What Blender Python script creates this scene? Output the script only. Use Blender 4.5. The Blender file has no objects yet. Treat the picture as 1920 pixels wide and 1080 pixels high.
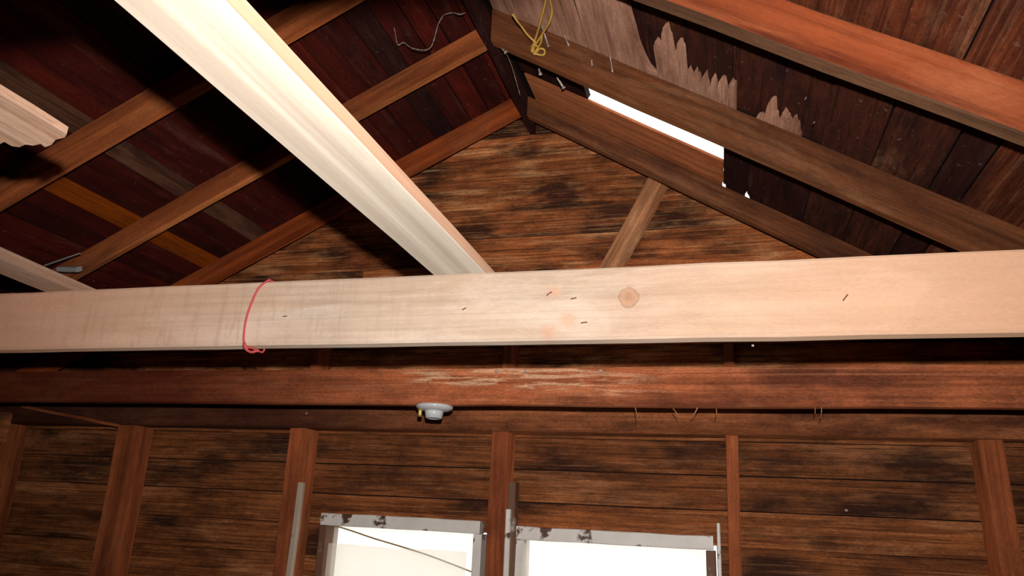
import bpy, bmesh, math, random
from mathutils import Vector, Matrix, noise
random.seed(7)
S = bpy.context.scene
COL = S.collection
ZO = 1.55                                  # eye height above the shed floor; the coordinates below are relative to the eye

# ------------------------------------------------------------------ camera, sky, flash, exposure
cam_d = bpy.data.cameras.new('camera'); cam = bpy.data.objects.new('camera', cam_d); COL.objects.link(cam)
yaw, pitch, roll = -0.28577587, 0.29859665, -0.04896726
ca, sa, cb, sb = math.cos(yaw), math.sin(yaw), math.cos(pitch), math.sin(pitch)
fw = Vector((sa*cb, ca*cb, sb)); r0 = Vector((ca, -sa, 0)); d0 = -r0.cross(fw)
rr = math.cos(roll)*r0 + math.sin(roll)*d0; dd = -math.sin(roll)*r0 + math.cos(roll)*d0
cam.matrix_world = Matrix(((rr.x, -dd.x, -fw.x, 0), (rr.y, -dd.y, -fw.y, 0), (rr.z, -dd.z, -fw.z, ZO), (0, 0, 0, 1)))
cam_d.sensor_width = 36; cam_d.lens = 1394.77/1920*36; cam_d.clip_start = 0.02
S.camera = cam
w = bpy.data.worlds.new('overcast_sky'); S.world = w; w.use_nodes = True
bg = w.node_tree.nodes['Background']; bg.inputs[0].default_value = (1.0, 0.985, 0.96, 1); bg.inputs[1].default_value = 2.0
fl = bpy.data.lights.new('camera_flash', 'SPOT'); flo = bpy.data.objects.new('camera_flash', fl); COL.objects.link(flo)
flo.location = Vector((0, 0, ZO)) - dd*0.095 + rr*0.012 - fw*0.01
aim = fw*1394.77 + rr*60 - dd*10
flo.rotation_euler = aim.to_track_quat('-Z', 'Y').to_euler(); fl.spot_size = math.radians(116); fl.spot_blend = 1.0
fl.energy = 96; fl.shadow_soft_size = 0.012; fl.color = (1.0, 0.95, 0.90)
S.view_settings.view_transform = 'Standard'; S.view_settings.look = 'None'
S.view_settings.exposure = 0; S.view_settings.gamma = 1; S.view_settings.use_curve_mapping = False

# ------------------------------------------------------------------ materials
class NB:
    def __init__(s, name):
        s.m = bpy.data.materials.new(name); s.m.use_nodes = True; s.t = s.m.node_tree
        s.b = s.t.nodes['Principled BSDF']
    def n(s, typ, **kw):
        nd = s.t.nodes.new(typ)
        for k, v in kw.items():
            if k.startswith('i_'):
                k2 = k[2:]; nd.inputs[int(k2) if k2.isdigit() else k2].default_value = v
            else: setattr(nd, k, v)
        return nd
    def l(s, a, b): s.t.links.new(a, b)
    def mix(s, fac, a, b):
        x = s.n('ShaderNodeMix', data_type='RGBA')
        for sock, v in ((x.inputs[0], fac), (x.inputs[6], a), (x.inputs[7], b)):
            if hasattr(v, 'is_linked'): s.l(v, sock)
            else: sock.default_value = v if not isinstance(v, tuple) else (*v, 1)[:4]
        return x.outputs[2]
    def ramp(s, fac, a, b):
        x = s.n('ShaderNodeMapRange', i_1=a, i_2=b, i_3=0.0, i_4=1.0); s.l(fac, x.inputs[0]); return x.outputs[0]
    def math(s, op, a, b=None):
        x = s.n('ShaderNodeMath', operation=op)
        for i, v in enumerate((a, b)):
            if v is None: continue
            if hasattr(v, 'is_linked'): s.l(v, x.inputs[i])
            else: x.inputs[i].default_value = v
        return x.outputs[0]

def lin(c):
    return tuple((v/255/12.92 if v/255 <= .04045 else ((v/255+.055)/1.055)**2.4) for v in c)

def wood(name, dark, mid, light=None, light_amt=0.0, stain=None, stain_amt=0.0, grain=(1.3, 24, 24), crack=0.5, vary=0.35,
         rough=0.85, bump=0.35, light_rng=(.52, .68), stain_rng=(.5, .66), spot=0.0, diff=0.6, knots=None, gradx=None, streak=0.0, pale=0.0, con=.18, scrape=None, scuff=0.0, gain=1.0, gradx2=None, sat=1.05, grit=.45, sscale=(2.6, 7, 7), mott=(7, 16, 16)):
    """Timber: grain along the object's own X, broad pale and dark patches, fine cracks, a shade of its own per piece."""
    gn = lambda c: None if c is None else tuple(min(v*gain, .95) for v in c)
    dark, mid, light, stain = gn(dark), gn(mid), gn(light), gn(stain)
    k = NB(name); tc = k.n('ShaderNodeTexCoord'); oi = k.n('ShaderNodeObjectInfo')
    off = k.n('ShaderNodeVectorMath', operation='SCALE'); cx = k.n('ShaderNodeCombineXYZ', i_0=37.0, i_1=11.0, i_2=23.0)
    k.l(cx.outputs[0], off.inputs[0]); k.l(oi.outputs['Random'], off.inputs['Scale'])
    add = k.n('ShaderNodeVectorMath', operation='ADD'); k.l(tc.outputs['Object'], add.inputs[0]); k.l(off.outputs[0], add.inputs[1])
    P = add.outputs[0]
    def nz(sc, detail=5, rough_=.6, dist=0.0):
        mp = k.n('ShaderNodeMapping'); k.l(P, mp.inputs[0]); mp.inputs['Scale'].default_value = sc
        x = k.n('ShaderNodeTexNoise', i_Scale=1.0, i_Detail=detail, i_Roughness=rough_, i_Distortion=dist); k.l(mp.outputs[0], x.inputs[0]); return x.outputs[0]
    g = nz(grain, 7, .65, .35); c1 = k.mix(k.ramp(g, .5-con, .5+con), dark, mid)
    fine = nz((grain[0]*3, grain[1]*4.5, grain[2]*4.5), 4, .6)
    if light: 
        lf = k.math('MULTIPLY', k.ramp(nz((2.2, 11, 11), 6, .7, .5), *light_rng), light_amt); c1 = k.mix(lf, c1, light)
    if stain:
        sf = k.math('MULTIPLY', k.ramp(nz(sscale, 5, .65), *stain_rng), stain_amt); c1 = k.mix(sf, c1, stain)
    if streak:
        st = nz((grain[0]*1.6, grain[1]*3.2, grain[2]*3.2), 5, .7, .6)
        c1 = k.mix(k.math('MULTIPLY', k.ramp(st, .50, .62), streak), c1, tuple(v*.38 for v in dark))
        if pale: c1 = k.mix(k.math('MULTIPLY', k.ramp(st, .44, .34), pale), c1, light or mid)
    if scuff:
        mp = k.n('ShaderNodeMapping'); k.l(P, mp.inputs[0]); mp.inputs['Rotation'].default_value = (0, -.35, 0); mp.inputs['Scale'].default_value = (70, 70, 9)
        sx_ = k.n('ShaderNodeTexNoise', i_Scale=1.0, i_Detail=5.0, i_Roughness=.65, i_Distortion=.4); k.l(mp.outputs[0], sx_.inputs[0])
        sp_ = k.n('ShaderNodeSeparateXYZ'); k.l(tc.outputs['Object'], sp_.inputs[0])
        m_ = k.math('MULTIPLY', k.ramp(sx_.outputs[0], .52, .64), k.ramp(sp_.outputs[0], .35, -.5))
        c1 = k.mix(k.math('MULTIPLY', m_, scuff), c1, tuple(v*.62 for v in dark))
    if scrape:
        sp_ = k.n('ShaderNodeSeparateXYZ'); k.l(tc.outputs['Object'], sp_.inputs[0])
        bx = k.math('MULTIPLY', k.ramp(sp_.outputs[0], scrape[0], scrape[0]+.05), k.ramp(sp_.outputs[0], scrape[1], scrape[1]-.25))
        bz = k.ramp(k.math('ADD', sp_.outputs[2], k.math('MULTIPLY', k.math('SUBTRACT', sp_.outputs[0], scrape[0]), .06)), scrape[2], scrape[2]+.012)
        sf_ = k.math('MULTIPLY', k.math('MULTIPLY', bx, bz), k.ramp(nz((9, 120, 120), 4, .6, .4), .50, .60))
        c1 = k.mix(sf_, c1, scrape[3])
    if crack:
        cf = k.math('MULTIPLY', k.ramp(fine, .58, .72), crack); c1 = k.mix(cf, c1, tuple(v*.32 for v in dark))
    if spot:
        sp = k.math('MULTIPLY', k.ramp(nz((60, 60, 60), 3, .6), .66, .72), spot); c1 = k.mix(sp, c1, (.42, .36, .3))
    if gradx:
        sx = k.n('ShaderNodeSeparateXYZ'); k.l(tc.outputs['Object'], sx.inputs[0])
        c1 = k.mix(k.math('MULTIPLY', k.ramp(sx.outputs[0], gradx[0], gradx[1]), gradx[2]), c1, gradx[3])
    if gradx2:
        sx = k.n('ShaderNodeSeparateXYZ'); k.l(tc.outputs['Object'], sx.inputs[0])
        c1 = k.mix(k.math('MULTIPLY', k.ramp(sx.outputs[0], gradx2[0], gradx2[1]), gradx2[2]), c1, gradx2[3])
    if knots:
        for (px, pz, rad, colr) in knots:
            df = k.n('ShaderNodeVectorMath', operation='SUBTRACT'); k.l(tc.outputs['Object'], df.inputs[0]); df.inputs[1].default_value = (px, 0, pz)
            ml = k.n('ShaderNodeVectorMath', operation='MULTIPLY'); k.l(df.outputs[0], ml.inputs[0]); ml.inputs[1].default_value = (1, 0, 1)
            ln = k.n('ShaderNodeVectorMath', operation='LENGTH'); k.l(ml.outputs[0], ln.inputs[0])
            wob = k.math('ADD', ln.outputs['Value'], k.math('MULTIPLY', k.math('SUBTRACT', nz((60, 60, 60), 4), .5), rad*.9))
            disc = k.math('MULTIPLY', k.ramp(wob, rad*(1.1 if rad > .015 else 1.4), rad*(.7 if rad > .015 else .3)), .8); ring = k.math('MULTIPLY', k.ramp(wob, rad*1.12, rad*1.0), k.ramp(wob, rad*.8, rad*.95))
            c1 = k.mix(disc, c1, colr); c1 = k.mix(k.math('MULTIPLY', ring, .5 if rad > .015 else 0.0), c1, tuple(v*.6 for v in colr))
            if rad > .015: c1 = k.mix(k.math('MULTIPLY', k.ramp(wob, rad*.55, rad*.2), .45), c1, tuple(v*.7 for v in colr))
    hv = k.n('ShaderNodeHueSaturation'); k.l(c1, hv.inputs['Color']); hv.inputs['Saturation'].default_value = sat
    gr1 = k.math('MULTIPLY', k.math('SUBTRACT', nz((110, 320, 320), 4, .7), .5), grit*2.2); gr2 = k.math('MULTIPLY', k.math('SUBTRACT', nz(mott, 5, .7, .8), .5), grit*2.0)
    val = k.math('ADD', k.math('MULTIPLY', k.math('SUBTRACT', oi.outputs['Random'], .5), vary*2), 1.0)
    k.l(k.math('MAXIMUM', k.math('MULTIPLY', val, k.math('ADD', k.math('ADD', gr1, gr2), 1.0)), .15), hv.inputs['Value'])
    k.l(hv.outputs[0], k.b.inputs['Base Color'])
    k.b.inputs['Roughness'].default_value = rough; k.b.inputs['Diffuse Roughness'].default_value = diff
    k.b.inputs['Specular IOR Level'].default_value = .25
    bp = k.n('ShaderNodeBump', i_Strength=bump, i_Distance=.004)
    k.l(k.math('ADD', g, k.math('MULTIPLY', fine, .6)), bp.inputs['Height']); k.l(bp.outputs[0], k.b.inputs['Normal'])
    return k.m

def plain(name, col, rough=.6, metal=0.0, spot=None, spot_rng=(.6, .7), spot_scale=30):
    k = NB(name); k.b.inputs['Roughness'].default_value = rough; k.b.inputs['Metallic'].default_value = metal
    if rough > .9: k.b.inputs['Specular IOR Level'].default_value = .1
    tc = k.n('ShaderNodeTexCoord')
    nz = k.n('ShaderNodeTexNoise', i_Scale=spot_scale, i_Detail=5.0, i_Roughness=.6); k.l(tc.outputs['Object'], nz.inputs[0])
    c = k.mix(k.ramp(nz.outputs[0], .3, .7), tuple(v*.86 for v in col), col)
    if spot: c = k.mix(k.ramp(nz.outputs[0], *spot_rng), c, spot)
    k.l(c, k.b.inputs['Base Color']); return k.m

M = {}
M['pine'] = wood('fresh_pine', (.60, .43, .31), (.74, .57, .44), (.84, .69, .57), .7, (.58, .38, .26), .4, grain=(.8, 34, 34), crack=.12, vary=0, bump=.25, con=.12, light_rng=(.46, .60),
                 knots=[(.601, .0075, .0165, (.58, .32, .19)), (.465, -.05, .013, (.66, .40, .27)), (.50, -.030, .0149, (.70, .46, .32)), (.475, .022, .0105, (.70, .42, .28))], gradx=(.50, 1.15, .9, (.76, .45, .28)), diff=.5, streak=.14, scuff=.5, gradx2=(.0, -.72, .85, (.82, .42, .26)), gain=.92, sat=1.0, grit=.14)
M['cream_face'] = wood('pale_planed_board', (.44, .36, .28), (.72, .63, .52), (.78, .69, .55), .5, (.46, .37, .29), .75, grain=(.22, 19, 19), crack=.05, vary=0, bump=.10, diff=1.0, stain_rng=(.46, .62), gain=.76, sat=1.0, grit=.08, sscale=(.35, 18, 18), mott=(.6, 22, 22))
M['orange_edge'] = wood('sapwood_edge', (.52, .29, .18), (.72, .46, .33), None, grain=(.8, 70, 70), crack=.3, vary=0, bump=.25, diff=1.0, streak=.2, gain=.72, sat=1.06, grit=.08)
M['pale_board'] = wood('pale_rough_board', (.40, .23, .15), (.66, .43, .31), (.78, .58, .46), .55, None, grain=(.9, 46, 46), crack=.45, vary=0, bump=.5, diff=1.0, streak=.3, sat=1.06, grit=.2, gain=.84)
M['rafter_red'] = wood('reddish_rafter_timber', lin((92, 40, 22)), lin((150, 78, 45)), lin((120, 80, 55)), .4, (.03, .012, .008), .4, crack=.4, vary=.15, streak=.3, gain=1.60)
M['rafter_left'] = wood('dull_rafter_timber', lin((88, 44, 26)), lin((146, 84, 52)), lin((120, 85, 60)), .4, (.03, .012, .008), .35, crack=.4, vary=.12, streak=.3, gain=1.75)
M['rafter_edge'] = wood('pale_rafter_edge', lin((120, 66, 38)), lin((185, 120, 78)), None, 0, (.05, .02, .012), .6, crack=.4, vary=.12, streak=.3, gain=1.50)  # rafter underside, a lighter brown than the side faces
M['rafter_orange'] = wood('orange_rafter_timber', lin((140, 62, 34)), lin((200, 106, 66)), lin((214, 130, 88)), .6, lin((84, 34, 22)), .7, stain_rng=(.50, .62), grain=(.9, 18, 18), crack=.3, vary=0, streak=.25, gain=0.82, sat=1.02, sscale=(1.5, 16, 16), grit=.25)
M['rafter_grey'] = wood('grey_rafter_edge', lin((74, 48, 34)), lin((118, 84, 62)), None, 0, lin((46, 24, 16)), .5, crack=.5, vary=0, streak=.4)
M['rafter_brown'] = wood('grey_brown_rafter_timber', lin((92, 52, 32)), lin((142, 88, 58)), lin((160, 116, 86)), .5, lin((54, 26, 18)), .7, grain=(1.3, 30, 30), crack=.45, vary=.06, streak=.45)
M['tie'] = wood('stained_tie_timber', lin((108, 58, 38)), lin((160, 96, 66)), lin((180, 130, 98)), .45, lin((60, 26, 20)), .7, grain=(1.0, 36, 36), crack=.45, vary=0, streak=.3, pale=.25,
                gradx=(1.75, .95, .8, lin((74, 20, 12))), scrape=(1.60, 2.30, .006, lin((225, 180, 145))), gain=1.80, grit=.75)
M['plate'] = wood('wall_plate_timber', lin((100, 56, 34)), lin((165, 104, 70)), lin((190, 130, 92)), .5, lin((46, 20, 18)), .75, grain=(1.4, 18, 18), crack=.5, vary=0, streak=.35, gradx=(2.0, 1.15, .85, lin((50, 20, 18))), gain=1.60, grit=.75)  # left end darkened: a shadow put into the timber colour
M['stud'] = wood('wall_stud_timber', lin((104, 54, 34)), lin((156, 90, 60)), lin((150, 98, 66)), .5, lin((70, 32, 20)), .5, crack=.4, vary=.10, streak=.35, gain=1.75)
M['siding'] = wood('wall_board_timber', lin((86, 48, 28)), lin((138, 84, 52)), lin((176, 124, 88)), .5, lin((38, 20, 15)), .9, stain_rng=(.47, .62), grain=(2.4, 60, 60), crack=.6, vary=.14, spot=.1, streak=.7, pale=.35, bump=.6, gain=1.75, grit=.75)
M['gable'] = wood('gable_board_timber', lin((112, 62, 38)), lin((178, 108, 68)), lin((215, 160, 115)), .65, lin((44, 22, 16)), .95, stain_rng=(.46, .60), grain=(2.2, 55, 55), crack=.6, vary=.14, spot=.1, streak=.75, pale=.45, bump=.6, gain=1.60, grit=.75)
M['red_plank'] = wood('dark_red_roof_board', lin((54, 14, 10)), lin((84, 28, 20)), lin((108, 72, 60)), .55, lin((30, 8, 8)), .6, grain=(1.6, 26, 26), crack=.5, vary=.35, spot=.12, streak=.4, light_rng=(.55, .72), gain=1.10, grit=.75)
M['orange_plank'] = wood('orange_roof_board', lin((112, 52, 18)), lin((168, 86, 36)), None, 0, lin((70, 30, 14)), .6, grain=(1.6, 24, 24), crack=.4, vary=.05, streak=.3)
M['grey_plank'] = wood('grey_roof_board', lin((64, 38, 28)), lin((108, 72, 54)), lin((136, 102, 84)), .6, lin((40, 20, 16)), .7, grain=(2.6, 22, 22), crack=.5, vary=.1, streak=.5, gain=1.20)
M['brown_plank'] = wood('brown_roof_board', lin((76, 34, 22)), lin((128, 68, 44)), lin((156, 112, 86)), .6, lin((40, 16, 12)), .75, grain=(1.4, 34, 34), crack=.6, vary=.2, spot=.1, streak=.6, pale=.3, gain=0.80, grit=.75)
M['dark_plank'] = wood('dark_roof_board', lin((44, 20, 15)), lin((74, 38, 26)), lin((124, 92, 68)), .5, lin((24, 10, 12)), .9, grain=(3.0, 30, 30), crack=.7, vary=.25, spot=.15, streak=.6, light_rng=(.56, .72), grit=.75)
M['black_plank'] = wood('blackened_roof_board', lin((34, 11, 11)), lin((56, 24, 19)), lin((100, 76, 62)), .35, lin((18, 6, 8)), .7, grain=(3.0, 30, 30), crack=.6, vary=.25, spot=.15, streak=.5, light_rng=(.56, .72))
M['light_plank'] = wood('weathered_pale_roof_board', lin((134, 92, 74)), lin((184, 138, 114)), lin((196, 156, 130)), .5, lin((112, 70, 52)), .6, grain=(3.0, 40, 40), crack=.4, vary=.05, spot=.1, streak=.3, gain=1.20, sat=1.0)
M['patch'] = wood('patch_board_timber', lin((150, 86, 56)), lin((200, 128, 90)), None, 0, lin((124, 66, 40)), .6, grain=(1.4, 36, 36), crack=.4, vary=0, streak=.3, gain=1.10)
M['brace'] = wood('weathered_brace_timber', lin((130, 84, 56)), lin((196, 142, 104)), lin((220, 170, 130)), .5, None, grain=(1.2, 40, 40), crack=.5, vary=0, streak=.4, gain=1.30)
M['roofing'] = plain('black_roofing_felt', (.018, .010, .009), .95)
M['white_paint'] = plain('old_white_paint', (.95, .88, .81), .5, spot=(.12, .055, .035), spot_rng=(.60, .65), spot_scale=17)
M['grey_paint'] = plain('grimy_white_paint', (.62, .48, .37), .6, spot=(.12, .06, .04), spot_rng=(.60, .70), spot_scale=12)
M['bare_frame'] = plain('peeling_brown_frame', (.20, .09, .05), .7, spot=(.5, .42, .36), spot_rng=(.58, .66), spot_scale=16)
M['porcelain'] = plain('white_porcelain', (.78, .80, .82), .18)
M['brass'] = plain('brass', (.75, .52, .14), .35, .6)
M['string'] = plain('red_string', (.72, .10, .10), .8)
M['wire'] = plain('yellow_wire_jacket', (.80, .48, .10), .45)
M['cord'] = plain('ochre_cord', (.42, .26, .08), .7)
M['nail'] = plain('pale_rusty_nail', (.62, .52, .46), .4, .3)
M['web'] = plain('dusty_cobweb', (.34, .26, .22), .95)
M['chip'] = plain('pale_wood_crumb', (.55, .44, .34), .8)
M['steel'] = plain('dull_galvanised_steel', (.50, .48, .47), .55, .1)
M['dirt'] = plain('packed_earth', (.07, .05, .035), .95)
def sheet_mat():
    k = NB('milky_plastic_sheet'); out = k.t.nodes['Material Output']
    tr = k.n('ShaderNodeBsdfTranslucent', i_0=(1.0, .95, .87, 1)); df = k.n('ShaderNodeBsdfDiffuse', i_0=(.8, .78, .75, 1)); tp = k.n('ShaderNodeBsdfTransparent')
    a = k.n('ShaderNodeMixShader', i_0=.22); k.l(tr.outputs[0], a.inputs[1]); k.l(df.outputs[0], a.inputs[2])
    b = k.n('ShaderNodeMixShader', i_0=.5); k.l(a.outputs[0], b.inputs[1]); k.l(tp.outputs[0], b.inputs[2]); k.l(b.outputs[0], out.inputs[0]); return k.m
M['sheet'] = sheet_mat()
def glass_mat():
    k = NB('window_glass'); out = k.t.nodes['Material Output']
    g = k.n('ShaderNodeBsdfGlossy', i_Roughness=.05); tp = k.n('ShaderNodeBsdfTransparent', i_0=(.98, .97, .94, 1)); a = k.n('ShaderNodeMixShader', i_0=.06)
    k.l(tp.outputs[0], a.inputs[1]); k.l(g.outputs[0], a.inputs[2]); k.l(a.outputs[0], out.inputs[0]); return k.m
M['glass'] = glass_mat()

# ------------------------------------------------------------------ object helpers
def tag(o, label=None, cat=None, group=None, kind=None):
    if label: o['label'] = label
    if cat: o['category'] = cat
    if group: o['group'] = group
    if kind: o['kind'] = kind
    return o
def empty(name, loc=(0, 0, 0)):
    o = bpy.data.objects.new(name, None); COL.objects.link(o); o.location = loc; o.empty_display_size = .05; return o
def link(name, me, mats, parent=None, mw=None, smooth=False):
    for m in (mats if isinstance(mats, (list, tuple)) else [mats]): me.materials.append(M[m])
    o = bpy.data.objects.new(name, me); COL.objects.link(o)
    if mw is not None: o.matrix_world = mw
    if parent is not None:
        o.parent = parent; o.matrix_parent_inverse = Matrix.Translation(parent.location).inverted()
    if smooth:
        for p in me.polygons: p.use_smooth = True
    return o
def frame(p0, p1, up):
    p0, p1, up = Vector(p0), Vector(p1), Vector(up)
    x = (p1-p0).normalized(); y = up.cross(x).normalized(); z = x.cross(y)
    m = Matrix.Identity(4)
    for i in range(3): m[i][0], m[i][1], m[i][2], m[i][3] = x[i], y[i], z[i], p0[i]
    return m, (p1-p0).length
def bar_mesh(name, L, wy, hz, seg=1, ch=.002, jit=0.0, sh0=0.0, sh1=0.0, side_mat=0, seed=0):
    """A sawn timber from x=0 to L: chamfered section wy x hz, slightly wavy edges; sh0/sh1 slant its ends (plumb cuts)."""
    rnd = random.Random(seed); a, b, c = wy/2, hz/2, min(ch, wy*.2, hz*.2)
    sec = [(-a+c, -b), (a-c, -b), (a, -b+c), (a, b-c), (a-c, b), (-a+c, b), (-a, b-c), (-a, -b+c)]
    vs, fs, mi = [], [], []
    for i in range(seg+1):
        t = i/seg
        dy, dz = rnd.uniform(-jit, jit), rnd.uniform(-jit, jit)
        for (y, z) in sec:
            x = L*t + z*(sh0*(1-t) + sh1*t)
            vs.append((x, y + dy + rnd.uniform(-jit, jit)*.5, z + dz + rnd.uniform(-jit, jit)*.5))
    for i in range(seg):
        for j in range(8):
            j2 = (j+1) % 8
            fs.append((i*8+j, i*8+j2, i*8+8+j2, i*8+8+j)); mi.append(side_mat if j in (2, 6) else 0)
    fs.append(tuple(range(7, -1, -1))); mi.append(0); fs.append(tuple(seg*8+j for j in range(8))); mi.append(0)
    me = bpy.data.meshes.new(name); me.from_pydata(vs, [], fs)
    for p, m in zip(me.polygons, mi): p.material_index = m
    bm = bmesh.new(); bm.from_mesh(me); bmesh.ops.recalc_face_normals(bm, faces=bm.faces); bm.to_mesh(me); bm.free()
    return me
_sd = [0]
def bar(name, p0, p1, wy, hz, mats, up=(0, 0, 1), parent=None, seg=8, jit=.0007, ch=.003, sh0=0, sh1=0, side_mat=0):
    _sd[0] += 1; mw, L = frame(p0, p1, up)
    return link(name, bar_mesh(name, L, wy, hz, seg, ch, jit, sh0, sh1, side_mat, _sd[0]), mats, parent, mw)
def slab(name, outline, thick, mw, mats, parent=None):
    """A board with a free outline in its own XY, from z=0 up to thick."""
    n = len(outline); vs = [(x, y, 0) for x, y in outline] + [(x, y, thick) for x, y in outline]
    fs = [tuple(range(n)), tuple(range(2*n-1, n-1, -1))] + [(i, i+n, (i+1) % n + n, (i+1) % n) for i in range(n)]
    me = bpy.data.meshes.new(name); me.from_pydata(vs, [], fs)
    bm = bmesh.new(); bm.from_mesh(me); bmesh.ops.triangulate(bm, faces=[f for f in bm.faces if len(f.verts) > 4], ngon_method='EAR_CLIP')
    bmesh.ops.recalc_face_normals(bm, faces=bm.faces); bm.to_mesh(me); bm.free()
    return link(name, me, mats, parent, mw)
def tube(name, pts, r, mats, parent=None, n=6, taper=None):
    pts = [Vector(p) for p in pts]; o0 = pts[0].copy(); vs, fs = [], []
    for i, p in enumerate(pts):
        t = (pts[min(i+1, len(pts)-1)] - pts[max(i-1, 0)]).normalized()
        u = t.orthogonal().normalized() if i == 0 else (u - t*u.dot(t)).normalized()
        v = t.cross(u); ri = r if taper is None else r*taper[i]
        for j in range(n):
            a = 2*math.pi*j/n; vs.append(p - o0 + (u*math.cos(a) + v*math.sin(a))*ri)
    for i in range(len(pts)-1):
        for j in range(n): fs.append((i*n+j, i*n+(j+1) % n, (i+1)*n+(j+1) % n, (i+1)*n+j))
    fs.append(tuple(range(n-1, -1, -1))); k = (len(pts)-1)*n; fs.append(tuple(k+j for j in range(n)))
    me = bpy.data.meshes.new(name); me.from_pydata(vs, [], fs)
    return link(name, me, mats, parent, Matrix.Translation(o0), True)
def lathe(name, prof, loc, mats, parent=None, n=28, smooth=True):
    vs, fs = [], []
    for (r, z) in prof:
        for j in range(n): a = 2*math.pi*j/n; vs.append((r*math.cos(a), r*math.sin(a), z))
    for i in range(len(prof)-1):
        for j in range(n): fs.append((i*n+j, i*n+(j+1) % n, (i+1)*n+(j+1) % n, (i+1)*n+j))
    fs.append(tuple(range(n-1, -1, -1))); k = (len(prof)-1)*n; fs.append(tuple(k+j for j in range(n)))
    me = bpy.data.meshes.new(name); me.from_pydata(vs, [], fs)
    bm = bmesh.new(); bm.from_mesh(me); bmesh.ops.recalc_face_normals(bm, faces=bm.faces); bm.to_mesh(me); bm.free()
    return link(name, me, mats, parent, Matrix.Translation(loc), smooth)
def spline(pts, k=6):
    pts = [Vector(p) for p in pts]; out = []
    for i in range(len(pts)-1):
        p0, p1, p2, p3 = pts[max(i-1, 0)], pts[i], pts[i+1], pts[min(i+2, len(pts)-1)]
        for j in range(k):
            t = j/k; out.append(.5*((2*p1) + (p2-p0)*t + (2*p0-5*p1+4*p2-p3)*t*t + (3*p1-p0-3*p2+p3)*t**3))
    out.append(pts[-1]); return out
def block(name, x0, x1, y0, y1, z0, z1, mats, parent=None, seg=1, along='x', jit=0.0, ch=.002):
    c = ((x0+x1)/2, (y0+y1)/2, (z0+z1)/2)
    if along == 'x': return bar(name, (x0, c[1], c[2]), (x1, c[1], c[2]), y1-y0, z1-z0, mats, parent=parent, seg=seg, jit=jit, ch=ch)
    if along == 'z': return bar(name, (c[0], c[1], z0), (c[0], c[1], z1), y1-y0, x1-x0, mats, up=(1, 0, 0), parent=parent, seg=seg, jit=jit, ch=ch)
    return bar(name, (c[0], y0, c[2]), (c[0], y1, c[2]), x1-x0, z1-z0, mats, parent=parent, seg=seg, jit=jit, ch=ch)

# ------------------------------------------------------------------ roof planes: z = c + s*x (rafter undersides), sheathing above
SLs, SLc, SRs, SRc = .498, 1.494, -.617, .848
LDEP, RDEP = .075, .100                        # plumb depth of the rafters
XR = -.568                                     # ridge
def zl(x, e=0): return SLc + LDEP + SLs*x + e
def zr(x, e=0): return SRc + RDEP + SRs*x + e
WY, FRONT = 2.09, -1.7                         # inner face of the far wall boards; rear of the shed
WL, WR = -2.42, 1.00

# ------------------------------------------------------------------ floor, far wall
fl_ = block('floor', WL-.1, WR+.1, FRONT-.1, WY+.1, -1.63, -1.55, 'dirt'); tag(fl_, kind='structure')
gr_ = block('ground', -14, 14, -14, 14, -1.80, -1.66, 'dirt'); tag(gr_, kind='structure')
wall = empty('wall_back', (XR, WY, -1.55)); tag(wall, kind='structure')
WIN = [(-1.152, -.655), (-.560, -.036)]        # clear openings of the two windows
WTOP, WBOT = -.02, -.55
def gable_plank(x0, x1, z0, z1, mat):
    z1 = z1 - .0014; zm_ = (z0+z1)/2; ins = .010
    xl = lambda zz: max(WL, (zz - SLc - LDEP)/SLs + ins); xrr = lambda zz: min(WR, (zz - SRc - RDEP)/SRs - ins)
    a0, a1 = (xl(z0), xl(z1)) if x0 is None else (x0, x0); b0, b1 = (xrr(z0), xrr(z1)) if x1 is None else (x1, x1)
    n = 8; lo = [(a0 + (b0-a0)*i/n, z0 + (random.uniform(0, .0016) if 0 < i < n else 0)) for i in range(n+1)]
    hi = [(b1 + (a1-b1)*i/n, z1 - (random.uniform(0, .0016) if 0 < i < n else 0)) for i in range(n+1)]
    xm_ = (a0+b0)/2; y = WY + random.uniform(0, .005)
    mw_ = Matrix.Translation((xm_, y + .018, zm_)) @ Matrix.Rotation(math.pi/2 + random.uniform(.0, .05), 4, 'X')
    slab('plank', [(p - xm_, q - zm_) for p, q in lo + hi], .018, mw_, mat, wall)
def wall_plank(x0, x1, z0, z1, mat, y=None):
    y = WY + random.uniform(0, .004) if y is None else y
    bar('plank', (x0, y+.009, (z0+z1)/2), (x1, y+.009, (z0+z1)/2), .018, z1-z0-random.uniform(.0006, .0022), mat, parent=wall, seg=5, jit=.0006, ch=.0025)
pitch_b = .0885; z = -1.55
while z < 1.30:
    z1 = z + pitch_b; zm = z + pitch_b/2
    mt = 'gable' if zm > .33 else 'siding'
    if z1 > WBOT and zm < WTOP-.01:
        a = WL
        for (wa, wb) in WIN: wall_plank(a, wa-.0035, z, z1, mt); a = wb+.0035
        wall_plank(a, WR, z, z1, mt)
    elif z < 1.2:
        z1 = min(z1, 1.252)
        if .3 < zm < .9 and random.random() < .35:
            j = random.uniform(-1.2, .1); gable_plank(None, j-.0015, z, z1, mt); gable_plank(j+.0015, None, z, z1, mt)
        else: gable_plank(None, None, z, z1, mt)
    z = z1
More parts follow.
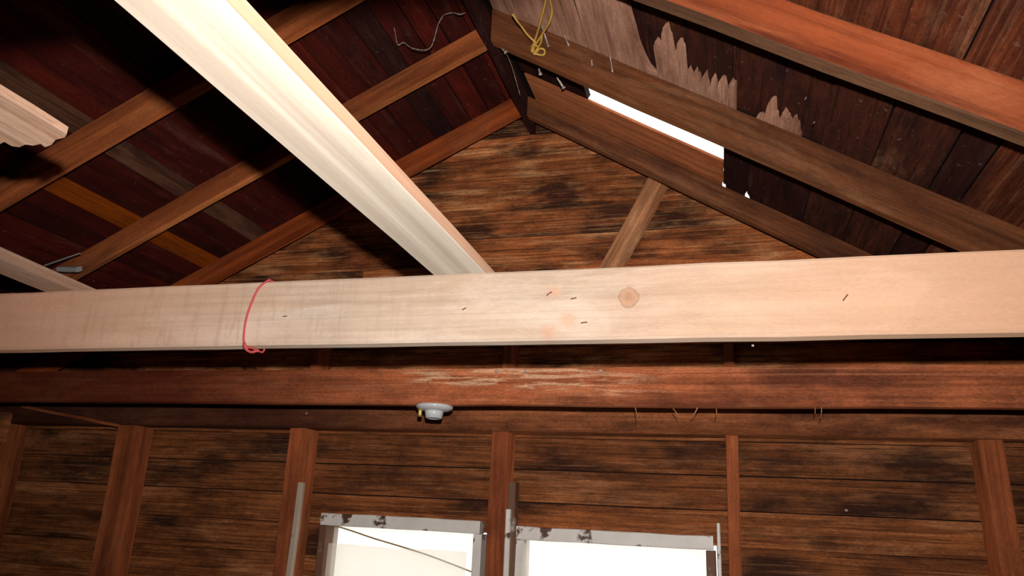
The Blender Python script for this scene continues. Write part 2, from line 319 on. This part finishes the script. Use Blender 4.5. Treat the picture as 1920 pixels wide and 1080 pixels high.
# weather skin outside the boards keeps daylight out of the joints
def wall_skin():
    xs = sorted([WL, WR, XR] + [v for wv in WIN for v in (wv[0]-.003, wv[1]+.003)]); vs, fs = [], []
    def quad(x0, x1, z0f, z1f):
        i = len(vs); vs.extend([(x0, 0, z0f(x0)), (x1, 0, z0f(x1)), (x1, 0, z1f(x1)), (x0, 0, z1f(x0))]); fs.append((i, i+1, i+2, i+3))
    top = lambda x: (zl(x) if x < XR else zr(x)) - .002
    for a, b in zip(xs, xs[1:]):
        m = (a+b)/2; inw = any(wa-.003 < m < wb+.003 for wa, wb in WIN)
        if inw:
            quad(a, b, lambda x: -1.55, lambda x: WBOT); quad(a, b, lambda x: WTOP+.02, top)
        else: quad(a, b, lambda x: -1.55, top)
    me = bpy.data.meshes.new('wall_felt'); me.from_pydata(vs, [], fs)
    bm = bmesh.new(); bm.from_mesh(me); r = bmesh.ops.extrude_face_region(bm, geom=bm.faces[:])
    bmesh.ops.translate(bm, vec=(0, .006, 0), verts=[v for v in r['geom'] if isinstance(v, bmesh.types.BMVert)])
    bmesh.ops.recalc_face_normals(bm, faces=bm.faces); bm.to_mesh(me); bm.free()
    link('wall_felt', me, 'roofing', wall, Matrix.Translation((0, WY+.026, 0)))
wall_skin()
# side and rear walls, all outside the frame
for nm, xa, xb, top in (('wall_left', WL-.03, WL, zl(WL)-.01), ('wall_right', WR, WR+.03, zr(WR)-.03)):
    tag(block(nm, xa, xb, FRONT-.03, WY+.04, -1.55, top, 'black_plank', along='y'), kind='structure')
rw = slab('wall_front', [(WL, -1.55), (WR, -1.55), (WR, zr(WR)-.01), (XR, zl(XR)-.01), (WL, zl(WL)-.01)], .03,
          Matrix.Translation((0, FRONT, 0)) @ Matrix.Rotation(math.pi/2, 4, 'X'), 'black_plank'); tag(rw, kind='structure')

# ------------------------------------------------------------------ roof boards (children of the ceiling)
ceil_ = empty('ceiling', (XR, 0, zl(XR))); tag(ceil_, kind='structure')
YE = 2.28                                       # roof overhang at the gable
def slope_frame(side):
    """local X = world Y (board length), local Y = across, up = slope normal; origin at x=0 on the boards' underside"""
    s, c = (SLs, SLc+LDEP) if side == 'L' else (SRs, SRc+RDEP)
    t = Vector((1, 0, s)).normalized(); nrm = Vector((-s, 0, 1)).normalized(); yv = Vector((0, 1, 0)); ym = nrm.cross(yv)
    m = Matrix.Identity(4)
    for i in range(3): m[i][0], m[i][1], m[i][2] = yv[i], ym[i], nrm[i]
    m[2][3] = c; return m, math.sqrt(1+s*s)
FL_, KL = slope_frame('L'); FR_, KR = slope_frame('R')
def roof_plank(side, x0, x1, y0, y1, mat, thick=.016, lift=0.0, rag0=0, rag1=0, outline=None):
    """one roof board between x0..x1 (world x), running y0..y1; rag0/rag1 = depth of the splinters at its ends"""
    F, K = (FL_, KL) if side == 'L' else (FR_, KR)
    a, b = -x1*K, -x0*K                         # local y
    if outline is None:
        def end(yv, rag, rev):
            n = max(5, int((b-a)/.0045)) if rag else 2
            pts = [(yv + (random.random()**1.6*rag*(1 if yv == y0 else -1) if rag else 0), a + (b-a)*i/(n-1)) for i in range(n)]
            return pts[::-1] if rev else pts
        def edge(yv, rev):
            n = 4; pts = [(y0+(y1-y0)*(i+1)/(n+1), yv + random.uniform(-.0012, .0012)) for i in range(n)]; return pts[::-1] if rev else pts
        out = end(y0, rag0, True) + edge(a, False) + end(y1, rag1, False) + edge(b, True)
    else: out = [(yy, -xx*K) for (yy, xx) in outline]
    ym = sum(p[0] for p in out)/len(out); am = sum(p[1] for p in out)/len(out)
    out = [(p[0]-ym, p[1]-am) for p in out]
    mw = F @ Matrix.Translation((ym, am, lift + random.uniform(0, .002))) @ Matrix.Rotation(random.uniform(-.02, .02), 4, 'X')
    return slab('plank', out, thick, mw, mat, ceil_)
# left slope: narrow boards, dark red, one orange and one grey board among them
xb = -.572; i = 0
while xb > -2.70:
    x1, x0 = xb - .0012, xb - .057 + .0012; xm = (x0+x1)/2
    mat = 'red_plank'
    if abs(xm + 1.617) < .02: mat = 'orange_plank'
    elif abs(xm + 1.46) < .02: mat = 'grey_plank'
    elif i % 7 == 4: mat = 'black_plank'
    if mat == 'red_plank':
        cuts = [FRONT, random.choice([-.2, .05]), random.choice([.9, 1.27, 1.27, 1.64]), YE] if i % 3 == 0 else [FRONT, random.choice([.1, -.3]), YE]
    else: cuts = [FRONT, .1, YE]
    for a, b in zip(cuts, cuts[1:]): roof_plank('L', x0, x1, a+.002, b-.002, mat, lift=(-.003 if mat in ('orange_plank',) else 0))
    xb -= .057; i += 1
# right slope: near bay and behind the camera
xb = -.562; i = 0
RB = []
while xb < 1.35:
    wd = random.choice([.085, .095, .105]); RB.append((xb+.0015, xb+wd-.0015)); xb += wd
for k_, (x0, x1) in enumerate(RB):
    roof_plank('R', x0, x1, FRONT, -.1, 'brown_plank'); roof_plank('R', x0, x1, -.096, 1.162, 'brown_plank')
# right slope: bays beyond the orange rafter
Y0 = 1.166
roof_plank('R', -.556, -.452, Y0, 1.66, 'light_plank'); roof_plank('R', -.449, -.352, Y0, 1.66, 'light_plank')
roof_plank('R', -.336, -.312, Y0, 1.618, 'light_plank'); 
# wide pale board with its right side torn away in a long notch
roof_plank('R', 0, 0, 0, 0, 'light_plank', outline=[(Y0, -.296), (1.618, -.296), (1.618, -.128), (1.59, -.132), (1.565, -.150), (1.53, -.158), (1.48, -.166), (1.43, -.168), (1.38, -.172), (1.30, -.170), (1.22, -.178), (Y0, -.175)])
def stub(x0, x1, ys, mat='light_plank', yend=1.618):
    rg_ = random.Random(int(x0*1000)); n = len(ys); pts = []
    for i in range(n-1):
        for q in range(3):
            t_ = q/3; y_ = ys[i]*(1-t_) + ys[i+1]*t_ + rg_.choice([0, 0, .006, .012, .022, -.008])*(1 if q else .3)
            pts.append((y_, x0 + (x1-x0)*(i + t_ + rg_.uniform(-.12, .12))/(n-1) if i or q else x0))
    pts.append((ys[-1], x1))
    roof_plank('R', 0, 0, 0, 0, mat, outline=pts + [(yend, x1), (yend, x0)])
stub(-.126, -.062, [1.46, 1.44, 1.455, 1.47, 1.45, 1.40, 1.375, 1.37, 1.40, 1.47, 1.475, 1.44, 1.41, 1.405, 1.43])
stub(-.060, .042, [1.535, 1.50, 1.53, 1.545, 1.50, 1.505, 1.55, 1.51, 1.495, 1.56, 1.575, 1.50, 1.515, 1.57, 1.50, 1.49, 1.50, 1.585, 1.50, 1.492, 1.498])
stub(.088, .180, [1.60, 1.575, 1.585, 1.55, 1.50, 1.49, 1.545, 1.57, 1.53, 1.52, 1.545, 1.53, 1.54, 1.56, 1.60])
# darker boards a layer higher, seen where the pale ones are torn off
for (x0, x1, y1) in ((-.25, -.16, 1.615), (-.157, -.066, 1.615), (-.063, .03, 1.615), (.033, .128, 1.615), (.131, .22, 1.615)):
    roof_plank('R', x0, x1, Y0, y1, 'dark_plank' if x0 > -.2 else 'black_plank', lift=.021)
xs = [.223, .318, .421, .475, .57, .665, .76, .855, .95, 1.05, 1.15, 1.25, 1.35]
for k_, (x0, x1) in enumerate(zip(xs, xs[1:])):
    roof_plank('R', x0+.0015, x1-.0015, Y0, YE, 'black_plank' if k_ == 2 else ('brown_plank' if k_ in (3, 4) else 'dark_plank'), lift=.012 if k_ == 2 else 0)
# boards beside the hole; little notches at their edges are the pinholes of daylight
roof_plank('R', 0, 0, 0, 0, 'black_plank', outline=[(1.62, .022), (2.018, .0195), (2.022, .026), (2.10, .026), (2.12, .021), (YE, .021), (YE, .080), (2.115, .080), (2.10, .069), (2.045, .071), (2.025, .073), (2.012, .079), (1.62, .0805)])
roof_plank('R', 0, 0, 0, 0, 'black_plank', outline=[(1.62, .083), (2.008, .0815), (2.026, .088), (2.10, .092), (2.112, .083), (YE, .083), (YE, .1205), (2.085, .1205), (2.075, .1165), (2.000, .1155), (1.994, .1205), (1.62, .1215)])
roof_plank('R', .1235, .22, 1.62, YE, 'black_plank')
roof_plank('R', -.556, -.352, 1.664, 1.876, 'black_plank'); 
roof_plank('R', -.52, .02, 2.215, YE, 'dark_plank')
# roofing felt over everything, left open over the hole and the pinholes
def felt(side, xs, ys, skip, lift):
    s = (SLs if side == 'L' else SRs); zf = zl if side == 'L' else zr
    vs, fs, idx = [], [], {}
    def v(i, j):
        if (i, j) not in idx: idx[(i, j)] = len(vs); vs.append((xs[i], ys[j], zf(xs[i]) + lift))
        return idx[(i, j)]
    for i in range(len(xs)-1):
        for j in range(len(ys)-1):
            xm, ym = (xs[i]+xs[i+1])/2, (ys[j]+ys[j+1])/2
            if any(a < xm < b and c < ym < d for a, b, c, d in skip): continue
            fs.append((v(i, j), v(i+1, j), v(i+1, j+1), v(i, j+1)))
    me = bpy.data.meshes.new('roofing_felt'); me.from_pydata(vs, [], fs)
    bm = bmesh.new(); bm.from_mesh(me); r = bmesh.ops.extrude_face_region(bm, geom=bm.faces[:])
    bmesh.ops.translate(bm, vec=(0, 0, .008), verts=[q for q in r['geom'] if isinstance(q, bmesh.types.BMVert)])
    bmesh.ops.recalc_face_normals(bm, faces=bm.faces); bm.to_mesh(me); bm.free()
    link('roofing_felt', me, 'roofing', ceil_)
felt('L', [-2.72, -.55], [FRONT-.05, YE+.02], [], .046)
felt('R', [-.60, -.40, .045, 1.38], [FRONT-.05, 1.66, 1.80], [(-.40, .045, 1.66, 1.80)], .046)
HOLE = [(-.378, .026, 1.66, 2.20), (.064, .096, 2.03, 2.17), (.108, .126, 2.03, 2.13)]
felt('R', [-.60, -.378, .026, .064, .096, .108, .126, 1.38], [1.62, 1.66, 2.03, 2.13, 2.17, 2.20, YE+.02], HOLE, .0245)
# ------------------------------------------------------------------ rafters and ridge
def rafter(side, y0, y1, mat, label, xe=None, dep=None):
    s, c, dep_ = (SLs, SLc, LDEP) if side == 'L' else (SRs, SRc, RDEP)
    dep = dep or dep_
    cth = 1/math.sqrt(1+s*s); t = dep*cth
    zc = lambda x: c + s*x + dep/2
    xi = XR - .0115 if side == 'L' else XR + .0115
    xo = xe if xe is not None else (-2.62 if side == 'L' else 1.28)
    ym = (y0+y1)/2
    # ends cut plumb
    if side == 'L': o = bar('rafter', (xo, ym, zc(xo)), (xi, ym, zc(xi)), y1-y0, t-.001, mat, up=(-s, 0, 1), seg=10, jit=.0012, sh0=s, sh1=s, side_mat=1 if isinstance(mat, list) else 0)
    else: o = bar('rafter', (xi, ym, zc(xi)), (xo, ym, zc(xo)), y1-y0, t-.001, mat, up=(-s, 0, 1), seg=10, jit=.0012, sh0=s, sh1=s, side_mat=1 if isinstance(mat, list) else 0)
    return tag(o, label, 'rafter')
rafter('L', 1.972, 1.998, 'rafter_red', 'old red-brown rafter against the gable boards, left of the peak')
rafter('L', 1.618, 1.640, ['rafter_edge', 'rafter_left'], 'old brown rafter left of the ridge, middle one, with yellow wires at its top end')
rafter('L', 1.243, 1.281, ['rafter_left', 'rafter_left'], 'old brown rafter left of the ridge cut by the shadow of the pale board')
rafter('R', 1.966, 1.998, 'rafter_brown', 'old brown rafter lying along the gable under the daylight gap, right of the peak', dep=.070)
rafter('R', 1.580, 1.612, 'rafter_brown', 'old grey-brown rafter above the bright daylight gap, nails sticking out of it')
rafter('R', 1.146, 1.180, ['rafter_grey', 'rafter_orange'], 'bright orange-brown rafter crossing the upper right corner')
rb = block('ridge_board', XR-.0098, XR+.0098, FRONT+.02, 2.085, 1.190, 1.262, 'black_plank', along='y', ch=.002, seg=10, jit=.0006)
tag(rb, 'dark ridge board at the peak of the roof between the opposite rafters', 'ridge board')
pb_m, _ = frame((-.552, 0, zr(-.552)), (.0175, 0, zr(.0175)), (-SRs, 0, 1))
pl = (Vector((.0175, 0, zr(.0175))) - Vector((-.552, 0, zr(-.552)))).length
pb = slab('patch_board', [(0.0, 1.893), (.02, 1.884), (.10, 1.888), (.2, 1.884), (.42, 1.886), (pl, 1.884), (pl-.002, 1.95), (pl+.001, 2.03), (pl, 2.014), (pl-.006, 2.018), (pl-.007, 2.10), (0, 2.10)], .007,
          pb_m @ Matrix.Translation((0, 0, .002)), 'patch'); tag(pb, 'orange-brown patch board along the lower edge of the bright daylight gap in the roof', 'board')

# ------------------------------------------------------------------ wall framing
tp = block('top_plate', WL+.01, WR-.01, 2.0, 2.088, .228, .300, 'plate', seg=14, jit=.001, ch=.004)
tag(tp, 'brown top plate of the far wall resting on the studs, below the tie beam', 'wall plate')
for nm, xa, xb in (('side_plate', WL+.005, WL+.085), ('side_plate', WR-.085, WR-.005)):
    o = block(nm, xa, xb, FRONT+.02, 1.995, .16, .228 if xa > 0 else .258, 'plate', along='y', seg=6, jit=.0008)
    tag(o, 'wall plate on top of the %s side wall, carrying the rafters' % ('left' if xa < 0 else 'right'), 'wall plate')
def stud(x_top, x_bot, zt, label, wd=.042, y0=2.002, y1=2.086, zb=-1.548):
    o = bar('wall_stud', ((x_bot), (y0+y1)/2, zb), (x_top, (y0+y1)/2, zt), y1-y0, wd, 'stud', up=(1, 0, 0), seg=8, jit=.001)
    return tag(o, label, 'stud')
stud(-2.375, -2.375, .226, 'orange-brown corner stud at the left edge of the far wall', .05)
stud(-1.860, -1.850, .226, 'wide brown stud between the wall corner and the left window', .07)
stud(-1.238, -1.213, .226, 'brown stud along the left side of the left window', .052)
stud(-.603, -.604, .226, 'reddish brown stud between the two windows', .046)
stud(.014, -.005, .226, 'thin brown stud along the right side of the right window', .030)
stud(.598, .630, .226, 'reddish brown stud at the right end of the far wall, right of both windows', .050)
for x, lb in ((-2.335, 'short dark cripple stud on the plate near the left wall corner'), (-1.211, 'short dark cripple stud on the plate above the left window'),
              (-.594, 'short dark cripple stud on the plate above the stud between the windows'), (.016, 'short dark cripple stud on the plate at the right window side')):
    o = block('cripple_stud', x-.013, x+.013, 2.002, 2.086, .3015, .3015+(.20 if x > -2 else .06), 'stud', along='z', seg=3, jit=.0006); tag(o, lb, 'stud')
o = bar('shadow_edge_strip', (-1.885, 1.994, .222), (-2.30, 1.994, .283), .008, .009, 'stud', up=(0, 0, 1), seg=6, jit=.0008)  # added strip, stands in for a slanting shadow edge on the wall
tag(o, 'added thin strip for the slanting shadow edge across the top left corner of the far wall', 'lath')
o = bar('gable_brace', (-.332, 2.069, .66), (-.165, 2.069, .985), .034, .060, 'brace', up=(1, 0, 0), seg=8, jit=.001)
tag(o, 'pale slanting brace on the gable boards under the right rafter', 'brace')
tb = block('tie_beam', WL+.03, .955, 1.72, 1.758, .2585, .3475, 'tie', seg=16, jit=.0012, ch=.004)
tag(tb, 'old stained tie beam across the far wall, carrying the white lampholder', 'beam')

# ------------------------------------------------------------------ new timbers
BX0, BX1 = -2.26, .80
beam_me = bar_mesh('cross_beam', BX1-BX0, .038, .127, 26, .005, .0007, 0, 0, 0, 5)
for v in beam_me.vertices: v.co.x += BX0 + .75
mb_ = link('cross_beam', beam_me, 'pine', None, Matrix.Translation((-.75, 1.219, .3535)))
tag(mb_, 'new pale pine cross beam with a round knot, spanning the whole picture', 'beam')
for (x, z_, a, l_) in ((-.439, .349, .5, .007), (-.285, .372, .6, .010), (-.242, .362, .25, .009), (-.223, .319, .1, .010), (.186, .349, .9, .012), (-.80, .345, .05, .008)):
    c_, s_ = math.cos(a)*l_/2, math.sin(a)*l_/2
    tube('staple', [(x-c_, 1.2005, z_-s_), (x-c_*.6, 1.1985, z_-s_*.6), (x+c_*.6, 1.1985, z_+s_*.6), (x+c_, 1.2005, z_+s_)], .0011, 'bare_frame', mb_, 5)
nb = block('cross_beam', BX0, BX1, .224, .262, .3115, .417, 'pine', seg=4, jit=.0006)
tag(nb, 'second pine cross beam overhead near the viewer, throwing the black shadow on the roof', 'beam')
ZT = .4175
def loose(name, p0, p1, wd, th, mats, label, **kw):
    o = bar(name, p0, p1, wd, th, mats, seg=14, jit=.0006, **kw); return tag(o, label, 'board')
loose('ceiling_board', (-.457, -.40, ZT+.0125), (-.457, 1.285, ZT+.0125), .099, .024, ['cream_face', 'orange_edge'], 'long pale board with an orange edge lying on the cross beam', side_mat=1, ch=.002)
loose('ceiling_board', (-1.239, .20, ZT+.011), (-1.375, 1.30, ZT+.011), .085, .021, ['pale_board', 'pale_board'], 'pale board at the left end of the cross beam, resting on it at an angle')
# broken board with a splintered end
def on_z(x, y, z_): d = rr*((x-960)/1394.77) + dd*((y-540)/1394.77) + fw; return d*(z_/d.z)
brk = [on_z(x, y, ZT) for x, y in ((60, 211), (92, 231), (125, 252), (121, 258), (104, 262), (96, 272), (84, 276), (76, 270), (62, 273), (48, 271), (36, 276), (22, 274), (8, 266), (0, 270), (-14, 281), (-30, 276), (-48, 285), (-60, 280))]
xe = [(p.x, p.y) for p in brk]
x0_ = xe[0][0]
mw = Matrix.Translation((-.83, .2, ZT))
o = slab('broken_board', [(x0_+.83, -.75)] + [(x+.83, y-.2) for x, y in xe] + [(xe[-1][0]+.83, -.75)], .010, mw, 'pale_board')
# grain must run along the board: turn the mesh so that its length is local X
R90 = Matrix.Rotation(math.pi/2, 4, 'Z'); o.data.transform(R90.inverted()); o.matrix_world = mw @ R90
tag(o, 'pale broken board with a splintered end jutting in from the left', 'board')

# ------------------------------------------------------------------ windows
def window(n, xa, xb, zt):
    W = empty('window_%d' % n, ((xa+xb)/2, 2.10, WBOT)); tag(W, kind='structure')
    block('head_trim', xa+.004, xb-.004, 2.045, 2.085, zt-.034, zt, 'white_paint', W, seg=6, jit=.0012)
    block('jamb', xa, xa+.024, 2.05, 2.125, WBOT, zt-.036, 'bare_frame' if n == 1 else 'white_paint', W, along='z', seg=4, jit=.001)
    block('jamb', xb-.024, xb, 2.05, 2.125, WBOT, zt-.036, 'white_paint' if n == 1 else 'bare_frame', W, along='z', seg=4, jit=.001)
    block('sill', xa-.02, xb+.02, 2.04, 2.135, WBOT-.03, WBOT-.001, 'grey_paint', W)
    block('sash_rail', xa+.026, xb-.026, 2.095, 2.118, zt-.031, zt-.010, 'grey_paint', W)
    block('sash_rail', xa+.026, xb-.026, 2.095, 2.118, WBOT+.002, WBOT+.045, 'grey_paint', W)
    block('pane', xa+.026, xb-.026, 2.121, 2.124, WBOT+.002, zt-.0315, 'glass', W)
    return W
W1 = window(1, -1.152, -.655, -.0135)
W2 = window(2, -.560, -.036, -.022)
def sheet(parent, xa, xb, z0, z1, y, seed):
    rnd = random.Random(seed); nx, nz = 14, 20; vs, fs = [], []
    for j in range(nz+1):
        for i in range(nx+1):
            x, z_ = xa+(xb-xa)*i/nx, z0+(z1-z0)*j/nz
            vs.append((x, y + .006*noise.noise(Vector((x*9+seed, z_*6, 0))) , z_ + (.010*noise.noise(Vector((x*7, seed, 1))) if j == nz else 0)))
    for j in range(nz):
        for i in range(nx): a = j*(nx+1)+i; fs.append((a, a+1, a+nx+2, a+nx+1))
    me = bpy.data.meshes.new('plastic_sheet'); me.from_pydata(vs, [], fs)
    return link('plastic_sheet', me, 'sheet', parent, None, True)
sheet(W1, -1.126, -.681, WBOT+.05, -.032, 2.0915, 3)
sheet(W1, -1.16, -.70, WBOT+.06, -.098, 2.070, 8)
sheet(W2, -.534, -.062, WBOT+.05, -.040, 2.0915, 5)
tube('cord', spline([(-1.131, 2.062, -.043), (-1.05, 2.060, -.060), (-.977, 2.059, -.077), (-.83, 2.078, -.110), (-.682, 2.079, -.150)]), .0022, 'cord', W1, 6)
block('casing_strip', -1.204, -1.186, 1.984, 1.999, -.55, .068, 'grey_paint', W1, along='z', seg=5, jit=.0008)
block('casing_strip', -.5775, -.556, 2.02, 2.06, -.55, .092, 'bare_frame', W2, along='z', seg=5, jit=.001)
block('casing_strip', -.576, -.563, 2.006, 2.019, -.55, .020, 'white_paint', W2, along='z', seg=5, jit=.0006)
block('casing_strip', -.030, -.0215, 2.012, 2.06, -.55, .010, 'white_paint', W2, along='z', seg=5, jit=.0008)

# ------------------------------------------------------------------ lampholder under the tie beam
lh = empty('lampholder', (-.697, 1.739, .2585)); tag(lh, 'white porcelain lampholder without a bulb under the old tie beam', 'lampholder')
lathe('base_plate', [(.0455, -.001), (.0465, -.004), (.0455, -.008), (.038, -.013), (.026, -.015)], (-.697, 1.739, .2585), 'porcelain', lh)
lathe('socket', [(.024, -.0145), (.0225, -.022), (.0205, -.033), (.0165, -.034), (.0155, -.026), (.004, -.024)], (-.697, 1.739, .2585), 'porcelain', lh)
wn = lathe('wire_connector', [(.006, 0), (.0052, -.006), (.0055, -.015), (.0035, -.019)], (-.729, 1.725, .2465), 'brass', lh, 12); tag(wn, 'small yellow brass screw stem')

# ------------------------------------------------------------------ red string round the beam
yb0, yb1 = 1.1965, 1.2415
pts = spline([(-.846, yb0+.002, .4195), (-.864, yb0, .405), (-.875, yb0-.001, .375), (-.882, yb0-.001, .34), (-.881, yb0-.001, .305), (-.876, yb0, .2895), (-.871, yb0+.006, .2865), (-.866, 1.219, .2865), (-.864, yb1, .289), (-.862, yb1, .35), (-.852, yb1, .4195), (-.847, 1.219, .4205), (-.846, yb0+.002, .4195)], 5)
rs = empty('red_string', (-.87, yb0, .2895)); tag(rs, 'red string looped around the new pine cross beam', 'string')
tube('loop', pts, .0021, 'string', rs, 6)
tube('tail', spline([(-.878, yb0-.001, .294), (-.873, yb0-.003, .284), (-.863, yb0-.004, .2765), (-.853, yb0-.005, .2745), (-.847, yb0-.004, .277), (-.841, yb0-.003, .2765)], 5), .0027, 'string', rs, 6)
tube('knot', spline([(-.876, yb0-.003, .290), (-.871, yb0-.006, .286), (-.869, yb0-.002, .282), (-.874, yb0-.001, .283)], 4), .0032, 'string', rs, 6)

# ------------------------------------------------------------------ wires, nails, cobwebs by the ridge
yw = empty('yellow_wire', (-.43, 1.604, 1.155)); tag(yw, 'yellow wires twisted in a bundle at the rafter tops by the ridge', 'wire')
yy = 1.600
def pxp(x, y, Y):                                # a point of the room from its direction at depth Y (measured on the photograph)
    d = rr*((x-960)/1394.77) + dd*((y-540)/1394.77) + fw; return d*(Y/d.y)
for P_ in ([(1025, -14), (1022, 6), (1013, 42), (1006, 66), (1000, 84), (997, 96), (1003, 102)],
           [(1028, -14), (1032, 4), (1035, 22), (1030, 42), (1018, 62), (1008, 78), (1001, 90), (998, 98)],
           [(961, 26), (970, 40), (978, 50), (988, 64), (998, 74), (1006, 82)],
           [(1016, 66), (1014, 80), (1007, 92), (1003, 99), (1012, 103), (1020, 102), (1021, 94), (1014, 91), (1008, 95)],
           [(996, 88), (1002, 84), (1010, 90), (1006, 97), (998, 94)]):
    tube('strand', spline([pxp(x, y, 1.40 + .165*min(1, max(0, (y+14)/105)) + .004*math.sin(i_*2.1 + x)) for i_, (x, y) in enumerate(P_)], 5), .0029, 'wire', yw, 6)
def nail(a, b, Ya, Yb, r=.0022, head=True):
    p, q = pxp(*a, Ya), pxp(*b, Yb); u = (q-p).normalized()
    pts, tp_ = [p, p+(q-p)*.5, q], [.55, 1, 1]
    if head: pts += [q+u*.0002, q+u*.0018]; tp_ += [2.0, 2.0]
    tube('nail', pts, r, 'nail', ceil_, 7, tp_)
nail((1015, 46), (1028, 86), 1.53, 1.57); nail((1058, 66), (1066, 84), 1.55, 1.58, .0018); nail((1144, 106), (1149, 138), 1.54, 1.585, .0018)
nail((1109, 112), (1110, 121), 1.56, 1.57, .0018); nail((1044, 145), (1056, 164), 1.72, 1.75, .003)
nail((940, 90), (948, 98), 1.60, 1.60, .003); nail((1010, 128), (1013, 138), 1.72, 1.74, .003)
for (a, b) in (((1528, 228), (1524, 232)), ((1512, 182), (1508, 188)), ((1600, 196), (1606, 203)), ((1640, 188), (1648, 194)), ((1715, 210), (1724, 204)), ((1762, 216), (1773, 208))):
    nail(a, b, 1.45, 1.46, .0012, False)
def web(pts, Y, label, r=.0014):
    P = spline([pxp(x, y, Y) for x, y in pts], 6)
    tag(tube('cobweb', P, r, 'web', None, 5, [random.uniform(.5, 1.6) for _ in P]), label, 'cobweb')
web([(737, 38), (741, 62), (746, 84), (757, 80), (772, 90), (795, 94), (808, 88), (815, 70), (822, 45), (832, 28)], 1.47, 'dusty cobweb strand hanging in a loop on the left roof boards')
web([(947, 96), (958, 120), (967, 150), (975, 178)], 1.66, 'fine cobweb thread hanging below the ridge between the rafters', .0011)
web([(832, 28), (848, 24), (862, 27), (872, 24)], 1.47, 'short cobweb scrap at the upper end of the looped strand', .0016)

# ------------------------------------------------------------------ crumbs on the tie beam, steel strap by the left eave
def crumb(x, y, z_, r, label, seed):
    bm = bmesh.new(); bmesh.ops.create_icosphere(bm, subdivisions=2, radius=r)
    for v in bm.verts: v.co *= 1 + .5*noise.noise(v.co*180 + Vector((seed, 0, 0))); v.co.z *= .8
    me = bpy.data.meshes.new('wood_crumb'); bm.to_mesh(me); bm.free()
    tag(link('wood_crumb', me, 'chip', None, Matrix.Translation((x, y, z_))), label, 'wood chip')
crumb(-.533, 1.7185, .3395, .0055, 'pale crumb stuck on the upper edge of the tie beam under the board end', 1)
crumb(-.461, 1.7190, .3390, .0042, 'small curled pale crumb on the upper edge of the tie beam, middle one', 9)
crumb(-.277, 1.7185, .3385, .0050, 'yellowish crumb on the upper edge of the tie beam, the one farthest right', 17)
crumb(*pxp(575, 775, 1.997), .0035, 'pinkish crumb stuck on the wall plate left of the lampholder', 23)
crumb(*pxp(1586, 957, 2.090), .0042, 'pale speck stuck on the wall boards right of the right window', 31)
crumb(*pxp(1411, 648, 1.203), .0025, 'tiny pale drip on the lower edge of the new cross beam', 37)
for (a, b) in (((1191, 764), (1194, 788)), ((1262, 766), (1272, 782)), ((1308, 764), (1297, 781)), ((1343, 766), (1341, 782)), ((1526, 760), (1528, 776)), ((1540, 758), (1538, 784))):
    tube('splinter', [pxp(*a, 1.727), pxp((a[0]+b[0])/2+1.5, (a[1]+b[1])/2, 1.728), pxp(*b, 1.729)], .0012, 'brace', tb, 5, [1, .9, .4])
st = empty('steel_bracket', pxp(120, 500, 1.55)); tag(st, 'dull steel bracket with a thin strap behind the pale board at the left eave', 'bracket')
mwb, Lb_ = frame(pxp(84, 498, 1.53), pxp(150, 475, 1.53), (0, -.3, 1))
link('strap', bar_mesh('strap', Lb_, .006, .003, 2, .0006, 0, seed=2), 'steel', st, mwb)
mwb, Lb_ = frame(pxp(112, 504, 1.56), pxp(148, 505, 1.56), (0, -.6, 1))
link('bracket_body', bar_mesh('bracket_body', Lb_, .022, .014, 4, .004, .0006, seed=3), 'steel', st, mwb)

# ------------------------------------------------------------------ stand the scene on its floor
for o in list(S.objects):
    if o.parent is None and o.type in ('MESH', 'EMPTY'):
        o.location.z += ZO
GROUPS = {'rafter': 'old rafters of the roof', 'wall_stud': 'studs of the far wall', 'cripple_stud': 'short studs above the wall plate', 'side_plate': 'plates on the side walls',
          'cross_beam': 'new pine cross beams', 'ceiling_board': 'loose pale boards on the cross beams', 'wood_crumb': 'pale crumbs stuck on the timbers', 'cobweb': 'cobwebs by the ridge'}
for o in S.objects:
    if o.parent is None and o.name.split('.')[0] in GROUPS: o['group'] = GROUPS[o.name.split('.')[0]]
